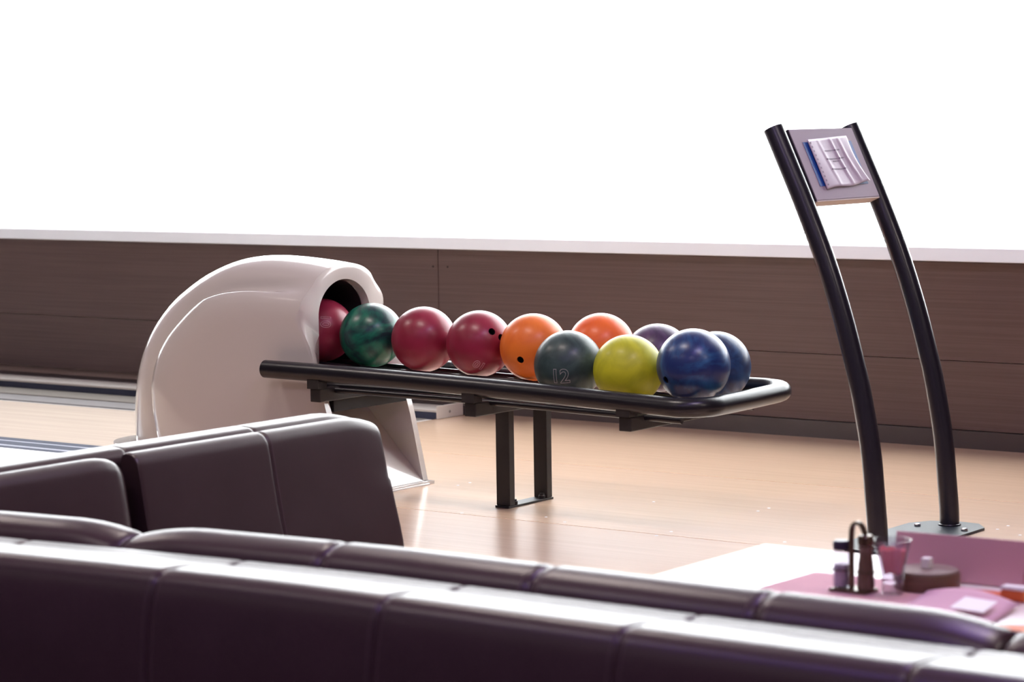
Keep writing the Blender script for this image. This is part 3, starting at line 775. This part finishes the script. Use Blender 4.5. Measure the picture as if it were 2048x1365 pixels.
# (placemat, cards)
def quad(bm, pts, th):
    lo = [bm.verts.new(p) for p in pts]; hi = [bm.verts.new(Vector(p) + Vector((0, 0, th))) for p in pts]
    n = len(pts); bm.faces.new(lo[::-1]); bm.faces.new(hi)
    for i in range(n): bm.faces.new((lo[i], lo[(i + 1) % n], hi[(i + 1) % n], hi[i]))
    return bm
tag(obj('placemat', quad(bmesh.new(), [(-2.470, 4.02, TZ + .0005), (-1.98, 4.03, TZ + .0005), (-1.965, 4.335, TZ + .0005), (-2.455, 4.325, TZ + .0005)], 0.001), 'pink_mat'), 'flat pink placemat under the condiments on the white table', 'placemat')
card = empty('menu_card', (-2.12, 4.37, TZ)); tag(card, 'pink folded menu card standing upright behind the round wooden dish', 'menu card')
KI = Matrix.Translation((2.12, -4.37, -TZ))
def leaf(name, pts, m, th=(0, 0.0012, 0)):
    bm = bmesh.new(); lo = [bm.verts.new(p) for p in pts]; hi = [bm.verts.new(Vector(p) + Vector(th)) for p in pts]
    bm.faces.new(lo[::-1]); bm.faces.new(hi)
    for i in range(4): bm.faces.new((lo[i], lo[(i + 1) % 4], hi[(i + 1) % 4], hi[i]))
    o = obj(name, bm, m, card); o.matrix_parent_inverse = KI
leaf('front_leaf', [(-2.300, 4.357, TZ + .0018), (-2.030, 4.374, TZ + .0018), (-2.030, 4.394, TZ + .090), (-2.300, 4.377, TZ + .090)], 'pink')
leaf('back_leaf', [(-2.300, 4.414, TZ + .0005), (-2.030, 4.431, TZ + .0005), (-2.030, 4.3955, TZ + .090), (-2.300, 4.3785, TZ + .090)], 'pink')
leaf('side_leaf', [(-2.0285, 4.374, TZ + .0018), (-1.93, 4.332, TZ + .0018), (-1.93, 4.352, TZ + .088), (-2.0285, 4.394, TZ + .090)], 'deep_pink')
# loose papers
bm = bmesh.new()
NP = 10
grid = []
for j in range(NP + 1):
    row = []
    for i in range(NP + 1):
        u, v = i / NP, j / NP
        x = -2.135 + 0.20 * u - 0.02 * v; y = 4.075 + 0.15 * v - 0.03 * u
        z = TZ + 0.0035 + 0.022 * (v ** 1.5) * max(0, math.sin(math.pi * (0.1 + 0.8 * u)))
        row.append(bm.verts.new((x, y, z)))
    grid.append(row)
for j in range(NP):
    for i in range(NP): bm.faces.new((grid[j][i], grid[j][i + 1], grid[j + 1][i + 1], grid[j + 1][i]))
o = tag(obj('paper_napkin', bm, 'lilac', smooth=True), 'lilac paper napkin with a lifted edge lying in front of the menu card', 'napkin')
o.modifiers.new('thickness', 'SOLIDIFY').thickness = 0.0012
tag(obj('paper_slip', quad(bmesh.new(), [(-2.035, 4.075, TZ + .0150), (-1.965, 4.07, TZ + .0135), (-1.968, 4.135, TZ + .0225), (-2.035, 4.14, TZ + .0245)], 0.0008), 'white_paper'), 'small bright white slip of paper on the lilac napkin', 'paper')
tag(obj('paper_strip', quad(bmesh.new(), [(-2.118, 4.285, TZ + .0018), (-1.96, 4.295, TZ + .0018), (-1.96, 4.322, TZ + .0018), (-2.118, 4.312, TZ + .0018)], 0.0010), 'orange_paper'), 'narrow orange paper strip at the foot of the menu card', 'paper')
tag(obj('paper_wedge', quad(bmesh.new(), [(-2.02, 4.005, TZ + .0018), (-1.84, 4.003, TZ + .0018), (-1.84, 4.07, TZ + .0018)], 0.0012), 'orange_paper'), 'orange card corner at the table edge beside the sofa, lower right', 'card')
pk = empty('sauce_packet', (-2.0, 4.262, TZ + .0016)); tag(pk, 'small red packet with a white band at the right picture edge', 'packet')
for nm, z0, z1, m in (('packet', 0.0, 0.020, 'orange_paper'), ('band', 0.0202, 0.028, 'white_paper')):
    o = obj(nm, box(bmesh.new(), -0.018, 0.03, -0.012, 0.012, z0, z1, 0.003), m, pk)
# condiment caddy
cad = empty('condiment_caddy', (-2.292, 4.185, TZ + .0018)); tag(cad, 'dark bronze condiment caddy with a tall looped handle', 'caddy')
bm = bmesh.new(); box(bm, -0.040, 0.040, -0.026, 0.026, 0, 0.006, 0.002); obj('tray', bm, 'bronze', cad)
hp = [(-0.004, 0, 0.006), (-0.004, 0, 0.06), (-0.004, 0, 0.108), (-0.001, 0, 0.126), (0.008, 0, 0.133), (0.018, 0, 0.128), (0.025, 0, 0.114), (0.027, 0, 0.112)]
bm = bmesh.new()
H = spline([(x * 1.0, 0.0, z) for x, _, z in hp], 5)
ringL = []
for i, p in enumerate(H):
    t = (H[min(i + 1, len(H) - 1)] - H[max(i - 1, 0)]).normalized(); nn = Vector((t.z, 0, -t.x))
    ringL.append([bm.verts.new(p + nn * a + Vector((0, b, 0))) for a, b in ((-.003, -.006), (.003, -.006), (.003, .006), (-.003, .006))])
for a, b in zip(ringL, ringL[1:]):
    for k in range(4): bm.faces.new((a[k], a[(k + 1) % 4], b[(k + 1) % 4], b[k]))
bm.faces.new(ringL[0]); bm.faces.new(ringL[-1])
obj('handle', bm, 'bronze', cad)
for cx_ in (-0.0265, 0.0265):
    bm = bmesh.new(); tube(bm, [(cx_ + 0.0185 * math.cos(a), 0.0185 * math.sin(a), 0.040) for a in (2 * math.pi * k / 24 for k in range(25))], 0.0014, 6, cap=False); obj('ring', bm, 'bronze', cad, smooth=True)
ss = empty('salt_shaker', (-2.3185, 4.185, TZ + .0080)); tag(ss, 'clear salt shaker with a dark lid at the left of the caddy', 'shaker')
bm = bmesh.new(); lathe(bm, [(0, 0), (0.0155, 0), (0.0160, 0.004), (0.0150, 0.06), (0.0150, 0.072), (0, 0.072)], seg=24); obj('glass_body', bm, 'glass', ss, True, 40)
bm = bmesh.new(); lathe(bm, [(0, 0.002), (0.0142, 0.002), (0.0138, 0.044), (0, 0.046)], seg=24); obj('salt', bm, 'salt', ss, True, 40)
bm = bmesh.new(); lathe(bm, [(0.0158, 0.0722), (0.0160, 0.085), (0.013, 0.090), (0, 0.091)], seg=24); obj('lid', bm, 'lid', ss, True, 40)
pm = empty('pepper_mill', (-2.2655, 4.185, TZ + .0080)); tag(pm, 'brown wooden pepper mill at the right of the caddy', 'pepper mill')
bm = bmesh.new(); lathe(bm, [(0, 0), (0.0165, 0), (0.0168, 0.01), (0.0160, 0.035), (0.0148, 0.050), (0.0128, 0.064), (0.0130, 0.074), (0.0150, 0.080), (0.0155, 0.084), (0, 0.085)], seg=28); obj('body', bm, 'mill', pm, True, 40)
bm = bmesh.new(); lathe(bm, [(0.0150, 0.0855), (0.0158, 0.090), (0.0156, 0.101), (0.0120, 0.1045), (0, 0.105)], seg=28); obj('cap', bm, 'bronze', pm, True, 40)
# tapered glass of sachets
gl = empty('sachet_glass', (-2.218, 4.203, TZ + .0018)); tag(gl, 'flared clear glass holding pink sachets beside the pepper mill', 'glass')
bm = bmesh.new(); lathe(bm, [(0, 0), (0.020, 0), (0.021, 0.003), (0.020, 0.020), (0.022, 0.034), (0.031, 0.080), (0.036, 0.104), (0.0346, 0.104), (0.0296, 0.080), (0.0206, 0.035), (0.0186, 0.020), (0, 0.0175)], seg=32); obj('glass_body', bm, 'glass', gl, True, 40)
for k in range(8):
    a = 2 * math.pi * k / 8
    bm = bmesh.new(); box(bm, -0.0105, 0.0105, -0.0012, 0.0012, 0.0, 0.046, 0.0008)
    bmesh.ops.rotate(bm, verts=bm.verts, matrix=Matrix.Rotation(a, 3, 'Z') @ Matrix.Rotation(-0.22, 3, 'X'))
    bmesh.ops.translate(bm, verts=bm.verts, vec=(-0.013 * math.sin(a), 0.013 * math.cos(a), 0.038 + 0.003 * (k % 3)))
    obj('sachet', bm, 'sachet', gl)
# round wooden dish with a small glass cube knob
wd = empty('wooden_dish', (-2.190, 4.290, TZ + .0018)); tag(wd, 'round brown wooden lidded dish with a small clear knob', 'dish')
bm = bmesh.new(); lathe(bm, [(0, 0), (0.060, 0), (0.0635, 0.004), (0.064, 0.028), (0.062, 0.033), (0, 0.033)], seg=48); obj('dish_body', bm, 'wood_dish', wd, True, 40)
bm = bmesh.new(); lathe(bm, [(0.0605, 0.0332), (0.060, 0.0362), (0.056, 0.0375), (0, 0.0378)], seg=48); obj('lid', bm, 'wood_dish_top', wd, True, 40)
bm = box(bmesh.new(), -0.009, 0.009, -0.009, 0.009, 0.038, 0.0585, 0.002); obj('knob', bm, 'white_paper', wd)
